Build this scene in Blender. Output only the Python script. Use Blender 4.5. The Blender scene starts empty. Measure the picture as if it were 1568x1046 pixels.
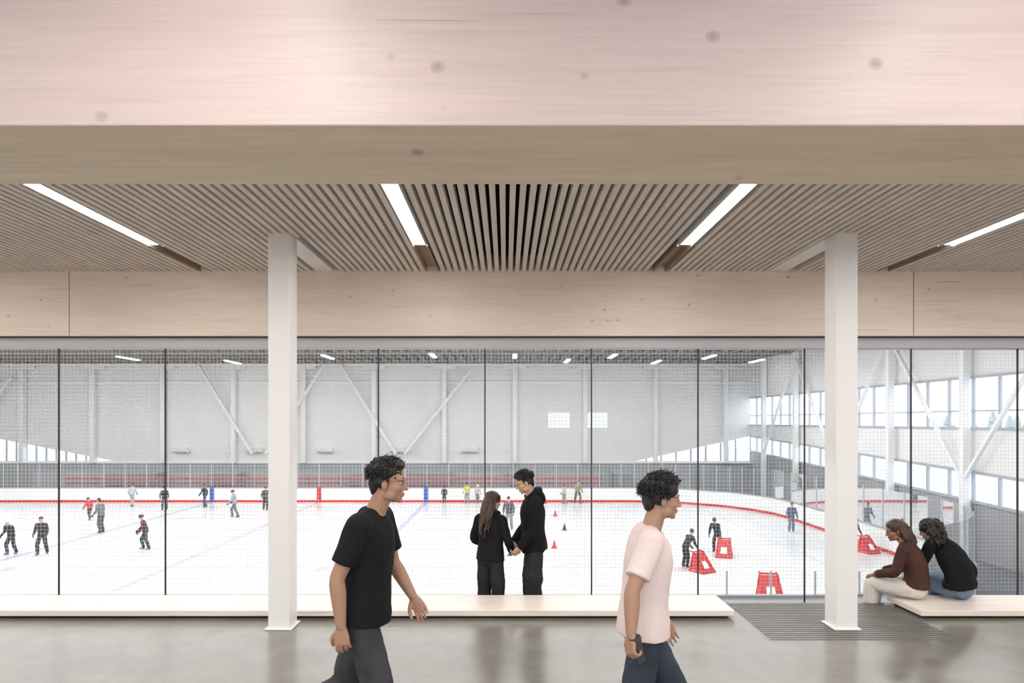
import bpy, bmesh, math, random
import numpy as np
from mathutils import Vector, Matrix, noise
random.seed(7); np.random.seed(7)
scn=bpy.context.scene
scn.view_settings.view_transform='Standard'
COL=scn.collection

# ---------------------------------------------------------------- materials
def new_mat(name):
    m=bpy.data.materials.new(name); m.use_nodes=True
    nt=m.node_tree; b=nt.nodes.get('Principled BSDF')
    return m,nt,b
def pr(name,col,rough=.6,metal=0,bump=0,bscale=40,var=0,vscale=6,spec=None,stretch=None):
    m,nt,b=new_mat(name)
    b.inputs['Base Color'].default_value=(*col,1)
    b.inputs['Roughness'].default_value=rough
    b.inputs['Metallic'].default_value=metal
    if spec is not None: b.inputs['Specular IOR Level'].default_value=spec
    tc=nt.nodes.new('ShaderNodeTexCoord'); src=tc.outputs['Object']
    if stretch:
        mp=nt.nodes.new('ShaderNodeMapping'); mp.inputs['Scale'].default_value=stretch
        nt.links.new(src,mp.inputs['Vector']); src=mp.outputs['Vector']
    if var:
        n=nt.nodes.new('ShaderNodeTexNoise'); n.inputs['Scale'].default_value=vscale; n.inputs['Detail'].default_value=5
        nt.links.new(src,n.inputs['Vector'])
        r=nt.nodes.new('ShaderNodeValToRGB')
        r.color_ramp.elements[0].position=.3; r.color_ramp.elements[1].position=.7
        r.color_ramp.elements[0].color=(*[c*(1-var) for c in col],1)
        r.color_ramp.elements[1].color=(*[min(1,c*(1+var)) for c in col],1)
        nt.links.new(n.outputs['Fac'],r.inputs['Fac']); nt.links.new(r.outputs['Color'],b.inputs['Base Color'])
    if bump:
        n=nt.nodes.new('ShaderNodeTexNoise'); n.inputs['Scale'].default_value=bscale; n.inputs['Detail'].default_value=4
        nt.links.new(src,n.inputs['Vector'])
        bp=nt.nodes.new('ShaderNodeBump'); bp.inputs['Strength'].default_value=bump; bp.inputs['Distance'].default_value=.01
        nt.links.new(n.outputs['Fac'],bp.inputs['Height']); nt.links.new(bp.outputs['Normal'],b.inputs['Normal'])
    return m
def emis(name,col,st):
    m,nt,b=new_mat(name)
    b.inputs['Base Color'].default_value=(*col,1)
    b.inputs['Emission Color'].default_value=(*col,1); b.inputs['Emission Strength'].default_value=st
    return m
def glass_mat(name,tint=(1,1,1),gloss=.06,haze=0.0,hcol=(.8,.85,.88)):
    m=bpy.data.materials.new(name); m.use_nodes=True; nt=m.node_tree; nt.nodes.clear()
    o=nt.nodes.new('ShaderNodeOutputMaterial'); t=nt.nodes.new('ShaderNodeBsdfTransparent'); t.inputs[0].default_value=(*tint,1)
    g=nt.nodes.new('ShaderNodeBsdfGlossy'); g.inputs['Roughness'].default_value=.01
    lw=nt.nodes.new('ShaderNodeLayerWeight'); lw.inputs['Blend'].default_value=.15
    mx=nt.nodes.new('ShaderNodeMixShader')
    ad2=nt.nodes.new('ShaderNodeMath'); ad2.operation='ADD'; ad2.inputs[1].default_value=gloss; ad2.use_clamp=True
    nt.links.new(lw.outputs['Fresnel'],ad2.inputs[0]); nt.links.new(ad2.outputs[0],mx.inputs[0])
    nt.links.new(t.outputs[0],mx.inputs[1]); nt.links.new(g.outputs[0],mx.inputs[2])
    out=mx
    if haze:
        d=nt.nodes.new('ShaderNodeBsdfDiffuse'); d.inputs[0].default_value=(*hcol,1)
        m2=nt.nodes.new('ShaderNodeMixShader'); m2.inputs[0].default_value=haze
        nt.links.new(mx.outputs[0],m2.inputs[1]); nt.links.new(d.outputs[0],m2.inputs[2]); out=m2
    nt.links.new(out.outputs[0],o.inputs[0]); return m
def net_mat(name,pitch,w):
    m=bpy.data.materials.new(name); m.use_nodes=True; nt=m.node_tree; nt.nodes.clear()
    o=nt.nodes.new('ShaderNodeOutputMaterial'); t=nt.nodes.new('ShaderNodeBsdfTransparent')
    ds=nt.nodes.new('ShaderNodeBsdfDiffuse'); ds.inputs[0].default_value=(.75,.75,.75,1)
    tc=nt.nodes.new('ShaderNodeTexCoord'); sp=nt.nodes.new('ShaderNodeSeparateXYZ'); nt.links.new(tc.outputs['Object'],sp.inputs[0])
    res=[]
    for ax in ('X','Z'):
        a=nt.nodes.new('ShaderNodeMath'); a.operation='MULTIPLY'; a.inputs[1].default_value=1/pitch; nt.links.new(sp.outputs[ax],a.inputs[0])
        f=nt.nodes.new('ShaderNodeMath'); f.operation='FRACT'; nt.links.new(a.outputs[0],f.inputs[0])
        l=nt.nodes.new('ShaderNodeMath'); l.operation='LESS_THAN'; l.inputs[1].default_value=w/pitch; nt.links.new(f.outputs[0],l.inputs[0]); res.append(l)
    mxm=nt.nodes.new('ShaderNodeMath'); mxm.operation='MAXIMUM'; nt.links.new(res[0].outputs[0],mxm.inputs[0]); nt.links.new(res[1].outputs[0],mxm.inputs[1])
    mx=nt.nodes.new('ShaderNodeMixShader'); nt.links.new(mxm.outputs[0],mx.inputs[0]); nt.links.new(t.outputs[0],mx.inputs[1]); nt.links.new(ds.outputs[0],mx.inputs[2])
    nt.links.new(mx.outputs[0],o.inputs[0]); return m
def wood(name,col,dark,rough=.45,knots=2.1,grain=1.0,seed=0,kr=1.0):
    m,nt,b=new_mat(name); N=nt.nodes.new; L=nt.links.new
    tc=N('ShaderNodeTexCoord')
    mp=N('ShaderNodeMapping'); mp.inputs['Scale'].default_value=(.9,9,22); mp.inputs['Location'].default_value=(seed,seed*.7,seed*.3); L(tc.outputs['Object'],mp.inputs['Vector'])
    n=N('ShaderNodeTexNoise'); n.inputs['Scale'].default_value=3.0; n.inputs['Detail'].default_value=8; n.inputs['Distortion'].default_value=.6; L(mp.outputs[0],n.inputs['Vector'])
    r=N('ShaderNodeValToRGB'); r.color_ramp.elements[0].position=.3; r.color_ramp.elements[1].position=.72
    r.color_ramp.elements[0].color=(*[c*(1-.09*grain) for c in col],1); r.color_ramp.elements[1].color=(*[min(1,c*1.03) for c in col],1)
    L(n.outputs['Fac'],r.inputs['Fac'])
    mp3=N('ShaderNodeMapping'); mp3.inputs['Scale'].default_value=(.35,3,4); mp3.inputs['Location'].default_value=(seed*2,1,3); L(tc.outputs['Object'],mp3.inputs['Vector'])
    n3=N('ShaderNodeTexNoise'); n3.inputs['Scale'].default_value=1.6; L(mp3.outputs[0],n3.inputs['Vector'])
    mxa=N('ShaderNodeMix'); mxa.data_type='RGBA'; mxa.blend_type='MULTIPLY'; mxa.inputs[0].default_value=.45
    r3=N('ShaderNodeValToRGB'); r3.color_ramp.elements[0].color=(.88,.86,.84,1); r3.color_ramp.elements[1].color=(1,1,1,1); r3.color_ramp.elements[0].position=.35; r3.color_ramp.elements[1].position=.6
    L(n3.outputs['Fac'],r3.inputs['Fac']); L(r.outputs[0],mxa.inputs[6]); L(r3.outputs[0],mxa.inputs[7])
    mp2=N('ShaderNodeMapping'); mp2.inputs['Scale'].default_value=(1.7,1.2,2.1); mp2.inputs['Location'].default_value=(seed*1.3+.2,seed+.4,.37*seed); L(tc.outputs['Object'],mp2.inputs['Vector'])
    v=N('ShaderNodeTexVoronoi'); v.inputs['Scale'].default_value=knots; L(mp2.outputs[0],v.inputs['Vector'])
    th=N('ShaderNodeMapRange'); th.inputs[1].default_value=.075*kr; th.inputs[2].default_value=.105*kr; th.inputs[3].default_value=.38; th.inputs[4].default_value=0
    L(v.outputs['Distance'],th.inputs[0])
    core=N('ShaderNodeMapRange'); core.inputs[1].default_value=.035*kr; core.inputs[2].default_value=.055*kr; core.inputs[3].default_value=.3; core.inputs[4].default_value=0; L(v.outputs['Distance'],core.inputs[0])
    mk=N('ShaderNodeMath'); mk.operation='ADD'; L(core.outputs[0],mk.inputs[1]); L(th.outputs[0],mk.inputs[0])
    mxb=N('ShaderNodeMix'); mxb.data_type='RGBA'; L(mk.outputs[0],mxb.inputs[0]); L(mxa.outputs[2],mxb.inputs[6]); mxb.inputs[7].default_value=(*dark,1)
    mp5=N('ShaderNodeMapping'); mp5.inputs['Scale'].default_value=(.6,22,40); mp5.inputs['Location'].default_value=(3+seed,2,seed); L(tc.outputs['Object'],mp5.inputs['Vector'])
    n5=N('ShaderNodeTexNoise'); n5.inputs['Scale'].default_value=1.3; n5.inputs['Detail'].default_value=1; L(mp5.outputs[0],n5.inputs['Vector'])
    c5=N('ShaderNodeMath'); c5.operation='GREATER_THAN'; c5.inputs[1].default_value=.755; L(n5.outputs['Fac'],c5.inputs[0])
    d5=N('ShaderNodeMath'); d5.operation='MULTIPLY'; d5.inputs[1].default_value=.35; L(c5.outputs[0],d5.inputs[0])
    mxc=N('ShaderNodeMix'); mxc.data_type='RGBA'; L(d5.outputs[0],mxc.inputs[0]); L(mxb.outputs[2],mxc.inputs[6]); mxc.inputs[7].default_value=(*[c*.5 for c in dark],1)
    L(mxc.outputs[2],b.inputs['Base Color'])
    b.inputs['Roughness'].default_value=rough
    bp=N('ShaderNodeBump'); bp.inputs['Strength'].default_value=.1; bp.inputs['Distance'].default_value=.004; L(n.outputs['Fac'],bp.inputs['Height']); L(bp.outputs[0],b.inputs['Normal'])
    return m

M={}
M['beam_face']=wood('wood_whitewashed_pink_bounce',(.87,.71,.66),(.42,.31,.28),.42,seed=1.3,grain=.8)  # pink tint of bounced light put into the face colour
M['beam_soffit']=wood('wood_spruce_natural',(.93,.77,.56),(.38,.23,.12),.5,seed=2.1)
M['beam_back']=wood('wood_whitewashed',(.94,.82,.70),(.42,.29,.20),.45,seed=4.4,kr=.8)
M['bench']=wood('wood_bench',(.93,.83,.75),(.5,.36,.26),.35,seed=6.2,knots=1.2,kr=.6)
M['slat']=pr('slat_wood',(.80,.71,.63),.6,var=.1,vscale=3,stretch=(6,.6,6))
M['black']=pr('black_plenum',(.008,.008,.008),.9)
M['colwhite']=pr('painted_steel_white',(.92,.905,.89),.4,bump=.02,bscale=60)
M['white']=pr('white_paint',(.82,.82,.81),.6)
M['greyhead']=pr('grey_aluminium_header',(.55,.56,.58),.4)
M['joint']=pr('dark_silicone',(.035,.035,.04),.5)
M['led']=emis('led_diffuser',(1,.97,.93),35)
M['fix']=emis('arena_led',(1,1,1),6)
M['brownslot']=pr('slot_timber',(.36,.26,.19),.6)
M['glass']=glass_mat('lobby_glass',(.97,.985,.98),.0)
M['rglass']=glass_mat('rink_acrylic',(.93,.95,.96),.01,.16,(.45,.46,.48))
M['wglass']=glass_mat('window_glass',(.97,.98,1),.0)
M['reflglass']=glass_mat('reflection_standin_glass',(.36,.37,.38),.0,.12)  # dimmed glass imitating reflections of the lobby windows
M['net']=net_mat('netting',.10,.0065)
M['wallfar']=pr('arena_panel_wall',(.89,.89,.88),.7,var=.02,vscale=.4)
M['walllow']=pr('arena_lower_wall',(.36,.37,.38),.7,var=.08,vscale=.8)
M['steelw']=pr('arena_white_steel',(.95,.95,.94),.5)
M['roofd']=pr('roof_deck',(.52,.49,.47),.8,var=.05,vscale=2)
M['roofb']=pr('roof_purlin',(.34,.31,.29),.7)
M['frame']=pr('window_frame',(.46,.49,.54),.5)
M['boards']=pr('dasher_board_white',(.84,.85,.86),.35)
M['red']=pr('red_plastic',(.58,.035,.04),.4)
M['redp']=pr('ice_paint_red',(.66,.50,.54),.3)
M['bluep']=pr('ice_paint_blue',(.45,.49,.68),.3)
M['circ']=pr('ice_paint_circle',(.64,.67,.76),.3)
M['blue']=pr('blue_plastic',(.05,.1,.45),.4)
M['dark']=pr('dark_rubber',(.05,.05,.055),.6)
M['dgrey']=pr('grey_rubber',(.22,.22,.23),.7,var=.1,vscale=3)
M['yellow']=pr('yellow_plastic',(.75,.65,.05),.4)
M['ground']=pr('outside_paving',(.58,.59,.60),.9,var=.12,vscale=.2)
M['leaf']=pr('conifer_foliage',(.34,.37,.36),.9,var=.3,vscale=3)  # foliage paled, distance haze put into its colour
M['bwall']=pr('lobby_wall_paint',(.80,.74,.70),.7)
m,nt,b=new_mat('ice'); b.inputs['Roughness'].default_value=.22
n=nt.nodes.new('ShaderNodeTexNoise'); n.inputs['Scale'].default_value=.35; n.inputs['Detail'].default_value=7; tc=nt.nodes.new('ShaderNodeTexCoord'); nt.links.new(tc.outputs['Object'],n.inputs['Vector'])
r=nt.nodes.new('ShaderNodeValToRGB'); r.color_ramp.elements[0].color=(.69,.71,.735,1); r.color_ramp.elements[1].color=(.78,.79,.80,1); r.color_ramp.elements[0].position=.35; r.color_ramp.elements[1].position=.6
nt.links.new(n.outputs['Fac'],r.inputs['Fac']); nt.links.new(r.outputs[0],b.inputs['Base Color'])
r2=nt.nodes.new('ShaderNodeMapRange'); r2.inputs[3].default_value=.16; r2.inputs[4].default_value=.38; nt.links.new(n.outputs['Fac'],r2.inputs[0]); nt.links.new(r2.outputs[0],b.inputs['Roughness'])
M['ice']=m
m,nt,b=new_mat('polished_concrete'); N=nt.nodes.new; L=nt.links.new
tc=N('ShaderNodeTexCoord'); n=N('ShaderNodeTexNoise'); n.inputs['Scale'].default_value=1.1; n.inputs['Detail'].default_value=9; n.inputs['Roughness'].default_value=.62; L(tc.outputs['Object'],n.inputs['Vector'])
r=N('ShaderNodeValToRGB'); r.color_ramp.elements[0].color=(.145,.132,.112,1); r.color_ramp.elements[1].color=(.225,.212,.19,1); r.color_ramp.elements[0].position=.32; r.color_ramp.elements[1].position=.68; L(n.outputs['Fac'],r.inputs['Fac'])
n2=N('ShaderNodeTexNoise'); n2.inputs['Scale'].default_value=60; n2.inputs['Detail'].default_value=3; L(tc.outputs['Object'],n2.inputs['Vector'])
L(r.outputs[0],b.inputs['Base Color']); 
r2=N('ShaderNodeMapRange'); r2.inputs[3].default_value=.15; r2.inputs[4].default_value=.32; L(n.outputs['Fac'],r2.inputs[0]); L(r2.outputs[0],b.inputs['Roughness'])
bp=N('ShaderNodeBump'); bp.inputs['Strength'].default_value=.05; bp.inputs['Distance'].default_value=.003; L(n2.outputs['Fac'],bp.inputs['Height']); L(bp.outputs[0],b.inputs['Normal'])
M['concrete']=m

# ---------------------------------------------------------------- geometry helpers
class GM:
    def __init__(s): s.v=[]; s.f=[]; s.m=[]
    def box(s,x0,x1,y0,y1,z0,z1,mi=0):
        k=len(s.v)
        s.v+=[(x0,y0,z0),(x1,y0,z0),(x1,y1,z0),(x0,y1,z0),(x0,y0,z1),(x1,y0,z1),(x1,y1,z1),(x0,y1,z1)]
        F=[(0,3,2,1),(4,5,6,7),(0,1,5,4),(1,2,6,5),(2,3,7,6),(3,0,4,7)]
        s.f+=[tuple(k+i for i in f) for f in F]; s.m+=[mi]*6 if isinstance(mi,int) else list(mi)
    def poly(s,pts,mi=0):
        k=len(s.v); s.v+=[tuple(p) for p in pts]; s.f.append(tuple(range(k,k+len(pts)))); s.m.append(mi)
    def bar(s,p,q,w,d=None,mi=0,up=(0,0,1)):
        p=Vector(p);q=Vector(q);d=d or w;t=(q-p).normalized();u=Vector(up)
        if abs(t.dot(u))>.98: u=Vector((0,1,0))
        a=t.cross(u).normalized();b_=a.cross(t).normalized();k=len(s.v)
        for e in (p,q):
            for sa,sb in ((-1,-1),(1,-1),(1,1),(-1,1)): s.v.append(tuple(e+a*sa*w/2+b_*sb*d/2))
        F=[(0,1,2,3),(7,6,5,4),(0,4,5,1),(1,5,6,2),(2,6,7,3),(3,7,4,0)]
        s.f+=[tuple(k+i for i in f) for f in F]; s.m+=[mi]*6
    def cyl(s,c,r0,r1,h,n=16,mi=0):
        k=len(s.v)
        for r_,z in ((r0,0),(r1,h)):
            for i in range(n): a=2*math.pi*i/n; s.v.append((c[0]+r_*math.cos(a),c[1]+r_*math.sin(a),c[2]+z))
        for i in range(n): j=(i+1)%n; s.f.append((k+i,k+j,k+n+j,k+n+i)); s.m.append(mi)
        s.f.append(tuple(k+i for i in range(n))[::-1]); s.m.append(mi); s.f.append(tuple(k+n+i for i in range(n))); s.m.append(mi)
    def build(s,name,mats,bevel=0,parent=None,loc=None,rot=0,solid=0,fix=True):
        me=bpy.data.meshes.new(name); me.from_pydata(s.v,[],s.f)
        for mm in mats: me.materials.append(M[mm] if isinstance(mm,str) else mm)
        me.polygons.foreach_set('material_index',s.m); me.update()
        if fix:
            bm=bmesh.new(); bm.from_mesh(me); bmesh.ops.recalc_face_normals(bm,faces=bm.faces); bm.to_mesh(me); bm.free()
        o=bpy.data.objects.new(name,me); COL.objects.link(o)
        if bevel:
            md=o.modifiers.new('bev','BEVEL'); md.width=bevel; md.segments=2; md.limit_method='ANGLE'
        if parent: o.parent=parent
        if loc is not None: o.location=loc
        o.rotation_euler[2]=rot
        return o
def empty(name,loc=(0,0,0),rot=0):
    e=bpy.data.objects.new(name,None); e.empty_display_size=.2; e.location=loc; e.rotation_euler[2]=rot; COL.objects.link(e); return e

ICE=-3.87
# ---------------------------------------------------------------- lobby shell
X0,X1=-10.0,12.0; YB=-5.0; CZ=3.61
g=GM(); g.box(X0,X1,YB,7.16,-.3,0); g.build('floor',['concrete'])
g=GM(); g.box(X0,X1,7.16,8.25,-.72,-.42); g.box(2.22,3.98,7.165,7.44,-.42,-.21); g.build('floor_tier',['concrete'])
g=GM(); g.box(X0,X1,YB,8.35,3.80,4.1); g.build('ceiling',['black'])
g=GM(); g.box(X0-.2,X0,YB,8.3,-.3,4.1); g.build('wall_left',['bwall'])
g=GM(); g.box(X1,X1+.2,YB,8.3,-.3,4.1); g.build('wall_right',['bwall'])
g=GM(); g.box(X0,X1,YB-.25,YB,-.3,.4); g.box(X0,X1,YB-.25,YB,3.4,4.1)
x=X0
while x<X1-.1: g.box(x,x+.35,YB-.25,YB,.4,3.4); x+=3.6083
g.build('wall_back',['bwall'])
x=X0; k=1
while x<X1-1:
    gg=GM(); gg.poly([(x+.35,YB-.13,.4),(x+3.6083,YB-.13,.4),(x+3.6083,YB-.13,3.4),(x+.35,YB-.13,3.4)],1)
    for xx in (x+.37,x+1.95,x+3.58): gg.box(xx-.025,xx+.025,YB-.17,YB-.10,.4,3.4,0)
    for zz in (.43,3.37): gg.box(x+.35,x+3.6,YB-.17,YB-.10,zz-.03,zz+.03,0)
    gg.build('window_%d'%(k+1),['frame','wglass']); k+=1; x+=3.6083
g=GM(); g.box(X0,X1,8.05,8.25,-4.0,-.72); g.build('wall_substructure',['walllow'])

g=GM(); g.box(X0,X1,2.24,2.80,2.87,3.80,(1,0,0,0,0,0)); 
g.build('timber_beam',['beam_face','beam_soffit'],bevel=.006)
g=GM()
for a,c in ((X0,-4.995),(-4.985,4.655),(4.665,X1)): g.box(a,c,7.80,8.16,2.875,3.80)
g.build('timber_beam',['beam_back'],bevel=.003)
g=GM(); g.box(X0,X1,7.90,8.10,2.745,2.87); g.box(X0,X1,7.86,8.14,2.862,2.876,1); g.build('trim_1',['greyhead','joint'],bevel=.004)

LX=[-8.62,-6.02,-3.42,-.84,1.75,4.30,6.9,9.5]
COLX=[-7.25,-2.07,3.11,8.29]
g=GM(); g2=GM(); p=.0765; x=X0+.03
while x<X1-.05:
    near=any(abs(x-l)<.095 for l in LX)
    if not near:
        y1=7.8
        for c in COLX:
            if -.13<x-c<.19: y1=6.36
        g.box(x-.0225,x+.0225,2.80,y1,CZ,CZ+.085)
        g2.box(x-.0225,x+.0225,YB,2.24,CZ,CZ+.085)
    x+=p
g.build('slat_ceiling',['slat']); g2.build('slat_ceiling',['slat'])
for l in LX:
    for (a,c) in ((2.83,6.66),(-4.6,1.62)):
        g=GM()
        g.poly([(l-.0575,a,CZ+.012),(l-.0575,c,CZ+.012),(l+.0575,c,CZ+.012),(l+.0575,a,CZ+.012)],0)
        g.box(l-.07,l+.07,a-.01,c+.01,CZ+.02,CZ+.1,1)
        g.box(l-.068,l-.060,a,c,CZ-.002,CZ+.03,1); g.box(l+.060,l+.068,a,c,CZ-.002,CZ+.03,1)
        if a>0: g.box(l-.075,l+.075,6.68,7.79,CZ+.06,CZ+.08,2); g.box(l-.078,l-.062,6.68,7.79,CZ,CZ+.09,2); g.box(l+.062,l+.078,6.68,7.79,CZ,CZ+.09,2)
        g.build('led_strip_light',['led','white','brownslot'])
for c in COLX:
    g=GM(); g.box(c-.098,c+.098,6.22,6.45,0,CZ+.12); g.box(c-.125,c+.125,6.195,6.475,0,.012)
    g.box(c-.10,c+.10,6.45,7.79,CZ+.005,CZ+.15)
    g.build('steel_column',['colwhite'],bevel=.006)
for a,c in ((X0+.02,2.20),(3.99,X1-.02)):
    g=GM(); g.box(a,c,6.56,7.15,.025,.08,0)
    g.box(a+.05,c-.05,6.64,7.10,0,.025,1)
    g.build('wooden_bench',['bench','dark'],bevel=.005)
g=GM(); y=5.93
while y<7.12: g.box(2.30,3.94,y,y+.022,.0,.004); y+=.058
g.build('tactile_floor_strip',[pr('steel_strip',(.16,.15,.14),.4,.4)])

GY=8.0
w=empty('window_1')
g=GM(); g.poly([(X0,GY,-.42),(X1,GY,-.42),(X1,GY,2.745),(X0,GY,2.745)]); g.build('pane',['glass'],parent=w)
g=GM(); k=-8
while -.245+1.248*k<X1:
    xx=-.245+1.248*k
    if xx>X0: g.box(xx-.0075,xx+.0075,GY-.008,GY+.008,-.42,2.745)
    k+=1
g.box(X0,X1,GY-.03,GY+.05,-.43,-.39); g.build('mullions',['joint'],parent=w)

# ---------------------------------------------------------------- arena shell
AX0,AX1,AY=-45.0,19.7,55.0; RZ=6.5
g=GM(); g.box(AX0,AX1,8.25,AY,ICE-.35,ICE-.03); g.build('floor_arena',['dgrey'])
g=GM()
Y=AY
low=[(AX0,Y,-1.45),(AX1,Y,-1.45),(AX1,Y,-1.3),(10.5,Y,-1.3),(AX1,Y,.69),(AX1,Y,1.37),(AX0,Y,1.37),(AX0,Y,1.28),(-31.6,Y,-1.3),(AX0,Y,-1.3)]
g.poly(low,0); g.poly([(AX0,Y,ICE-.3),(AX1,Y,ICE-.3),(AX1,Y,-1.45),(AX0,Y,-1.45)],1)
g.poly([(AX0,Y,2.6),(AX1,Y,2.6),(AX1,Y,RZ+.5),(AX0,Y,RZ+.5)],0)
ops=[(3.4,5.15),(6.3,8.2)]  # openings added to imitate reflected lobby windows, not windows of this wall
a=AX0
for o1,o2 in ops: g.poly([(a,Y,1.37),(o1,Y,1.37),(o1,Y,2.6),(a,Y,2.6)],0); a=o2
g.poly([(a,Y,1.37),(AX1,Y,1.37),(AX1,Y,2.6),(a,Y,2.6)],0)
g.build('wall_far',['wallfar','walllow'])
g=GM(); s=5.63; xs=[-38.7+s*i for i in range(11)]
yc=AY-.35
for i,x in enumerate(xs):
    wd=.62 if abs(x+13.8)<1 else .34
    if x<AX1-1: g.box(x-wd/2,x+wd/2,yc-.2,yc+.2,-1.45,RZ)
def br(xa,za,xb,zb): g.bar((xa,yc-.3,za),(xb,yc-.3,zb),.28,.2)
xt=lambda px:(px-775)/19.2
br(xt(305),6.3,xt(388),-.7); br(xt(498),6.4,xt(408),-.7); br(xt(522),6.4,xt(607),-.7); br(xt(722),6.0,xt(620),-.7)
br(xt(20),5.4,xt(-60),-.4); 
for i in range(11): 
    x=xs[i]
    if x<AX1-1: g.box(x-.9,x+.9,yc-.1,yc+.1,6.05,6.3)
g.box(AX0,AX1,yc-.12,yc+.12,6.3,6.5)
g.box(AX0,AX1,AY-.12,AY,5.05,5.12); g.box(AX0,AX1,AY-.16,AY,-1.5,-1.42)
g.build('steel_wall_frame',['steelw'])
g=GM()
for px in (275,388,497,608,720):
    x=xt(px); g.box(x-.62,x+.62,AY-.5,AY-.1,-.60,-.42,0); g.box(x-.6,x+.6,AY-.52,AY-.5,-.57,-.52,1); g.box(x-.5,x-.42,AY-.4,AY-.1,-.42,-.2,0); g.box(x+.42,x+.5,AY-.4,AY-.1,-.42,-.2,0)
g.build('radiant_wall_heater',['steelw','dgrey'])
zt=lambda y:.69-(55-y)*(1.04/29)
zb=lambda y:-.47-(55-y)*(1.11/29)
g=GM(); X=AX1
g.poly([(X,8.2,ICE-.3),(X,AY,ICE-.3),(X,AY,zb(AY)),(X,8.2,zb(8.2))],1)
g.poly([(X,8.2,zt(8.2)),(X,AY,zt(AY)),(X,AY,1.6),(X,8.2,1.6)],0)
g.poly([(X,8.2,3.75),(X,AY,3.75),(X,AY,RZ+.5),(X,8.2,RZ+.5)],0)
g.build('wall_end',['wallfar','walllow'])
g=GM(); y=8.6
while y<AY:
    g.box(X-.06,X+.06,y-.05,y+.05,zb(y),zt(y),0); g.box(X-.06,X+.06,y-.04,y+.04,1.6,3.75,0); y+=1.55
g.bar((X,8.2,zt(8.2)),(X,AY,zt(AY)),.14,.12); g.bar((X,8.2,zb(8.2)),(X,AY,zb(AY)),.14,.12)
g.box(X-.08,X+.08,8.2,AY,1.55,1.65); g.box(X-.08,X+.08,8.2,AY,3.7,3.8); g.box(X-.05,X+.05,8.2,AY,2.3,2.36)
x=11.3
while x<AX1: 
    g.box(x-.05,x+.05,AY-.06,AY+.06,-1.3,-1.3+1.99*(x-10.5)/9.2); x+=1.2
x=-33
while x>AX0:
    g.box(x-.05,x+.05,AY-.06,AY+.06,-1.3,-1.3+1.99*(-31.6-x)/9.9); x-=.8
g.build('trim_2',['frame'])
g=GM(); g.poly([(X+.02,8.2,ICE),(X+.02,AY,ICE),(X+.02,AY,3.8),(X+.02,8.2,3.8)]); g.poly([(AX0,AY+.05,-1.4),(X,AY+.05,-1.4),(X,AY+.05,1.36),(AX0,AY+.05,1.36)]); g.poly([(3,AY+.05,1.37),(9,AY+.05,1.37),(9,AY+.05,2.65),(3,AY+.05,2.65)],1); g.build('window_9',['wglass','reflglass'])  # last panel glazes the added openings that imitate reflections
g=GM(); ys=[12+5.6*i for i in range(8)]
for i,y in enumerate(ys):
    g.box(X-.50,X-.2,y-.14,y+.14,ICE,RZ)
    if i<7 and i%2==0: g.bar((X-.4,y,RZ-.3),(X-.4,y+5.6,-.6),.15,.14); 
    if i<7 and i%2==1: g.bar((X-.4,y,-.6),(X-.4,y+5.6,RZ-.3),.15,.14)
g.build('steel_wall_frame',['steelw'])
g=GM(); g.poly([(AX0,8.2,ICE-.3),(AX0,AY,ICE-.3),(AX0,AY,RZ+.5),(AX0,8.2,RZ+.5)]); g.build('wall_west',['wallfar'])
g=GM(); g.poly([(AX0,8.24,ICE-.3),(X0,8.24,ICE-.3),(X0,8.24,RZ+.6),(AX0,8.24,RZ+.6)]); g.poly([(X0,8.24,4.0),(X1,8.24,4.0),(X1,8.24,RZ+.6),(X0,8.24,RZ+.6)]); g.poly([(X1,8.24,ICE-.3),(AX1,8.24,ICE-.3),(AX1,8.24,RZ+.6),(X1,8.24,RZ+.6)]); g.build('wall_near',['wallfar'])
g=GM(); g.box(AX0,AX1,8.2,AY,RZ+.5,RZ+.7); g.build('arena_roof',['roofd'])
g=GM(); x=AX0+.5
while x<AX1: g.box(x-.06,x+.06,8.3,AY,RZ+.1,RZ+.5); x+=.75
for y in (12,19,26,33,40,47): g.box(AX0,AX1,y-.15,y+.15,RZ+.0,RZ+.2)
g.build('roof_purlin_array',['roofb'])
g=GM()
for (x,y) in ((-26,47),(-4.8,45),(.6,45.5),(4.4,49),(7.1,45.5),(11,50),(13.7,46),(18,49),(-12,46),(-20,50)):
    g.box(x-.14,x+.14,y-1.3,y+1.3,RZ-.32,RZ-.26,0); g.box(x-.16,x+.16,y-1.35,y+1.35,RZ-.26,RZ-.2,1)
    g.box(x-.01,x+.01,y-1,y-.98,RZ-.2,RZ+.3,1); g.box(x-.01,x+.01,y+1,y+1.02,RZ-.2,RZ+.3,1)
g.build('arena_light_fixture_row',['fix','white'])
for y in (13,20,27,34,41):  # area lights added out of view under the roof to brighten the arena
    ld=bpy.data.lights.new('arena_area','AREA'); ld.shape='RECTANGLE'; ld.size=56; ld.size_y=.8; ld.energy=2400 if y<40 else 3500; ld.color=(1,.99,.98)
    lo=bpy.data.objects.new('arena_fill_strip',ld); lo.location=(-13,y,RZ-.35); COL.objects.link(lo)

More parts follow.
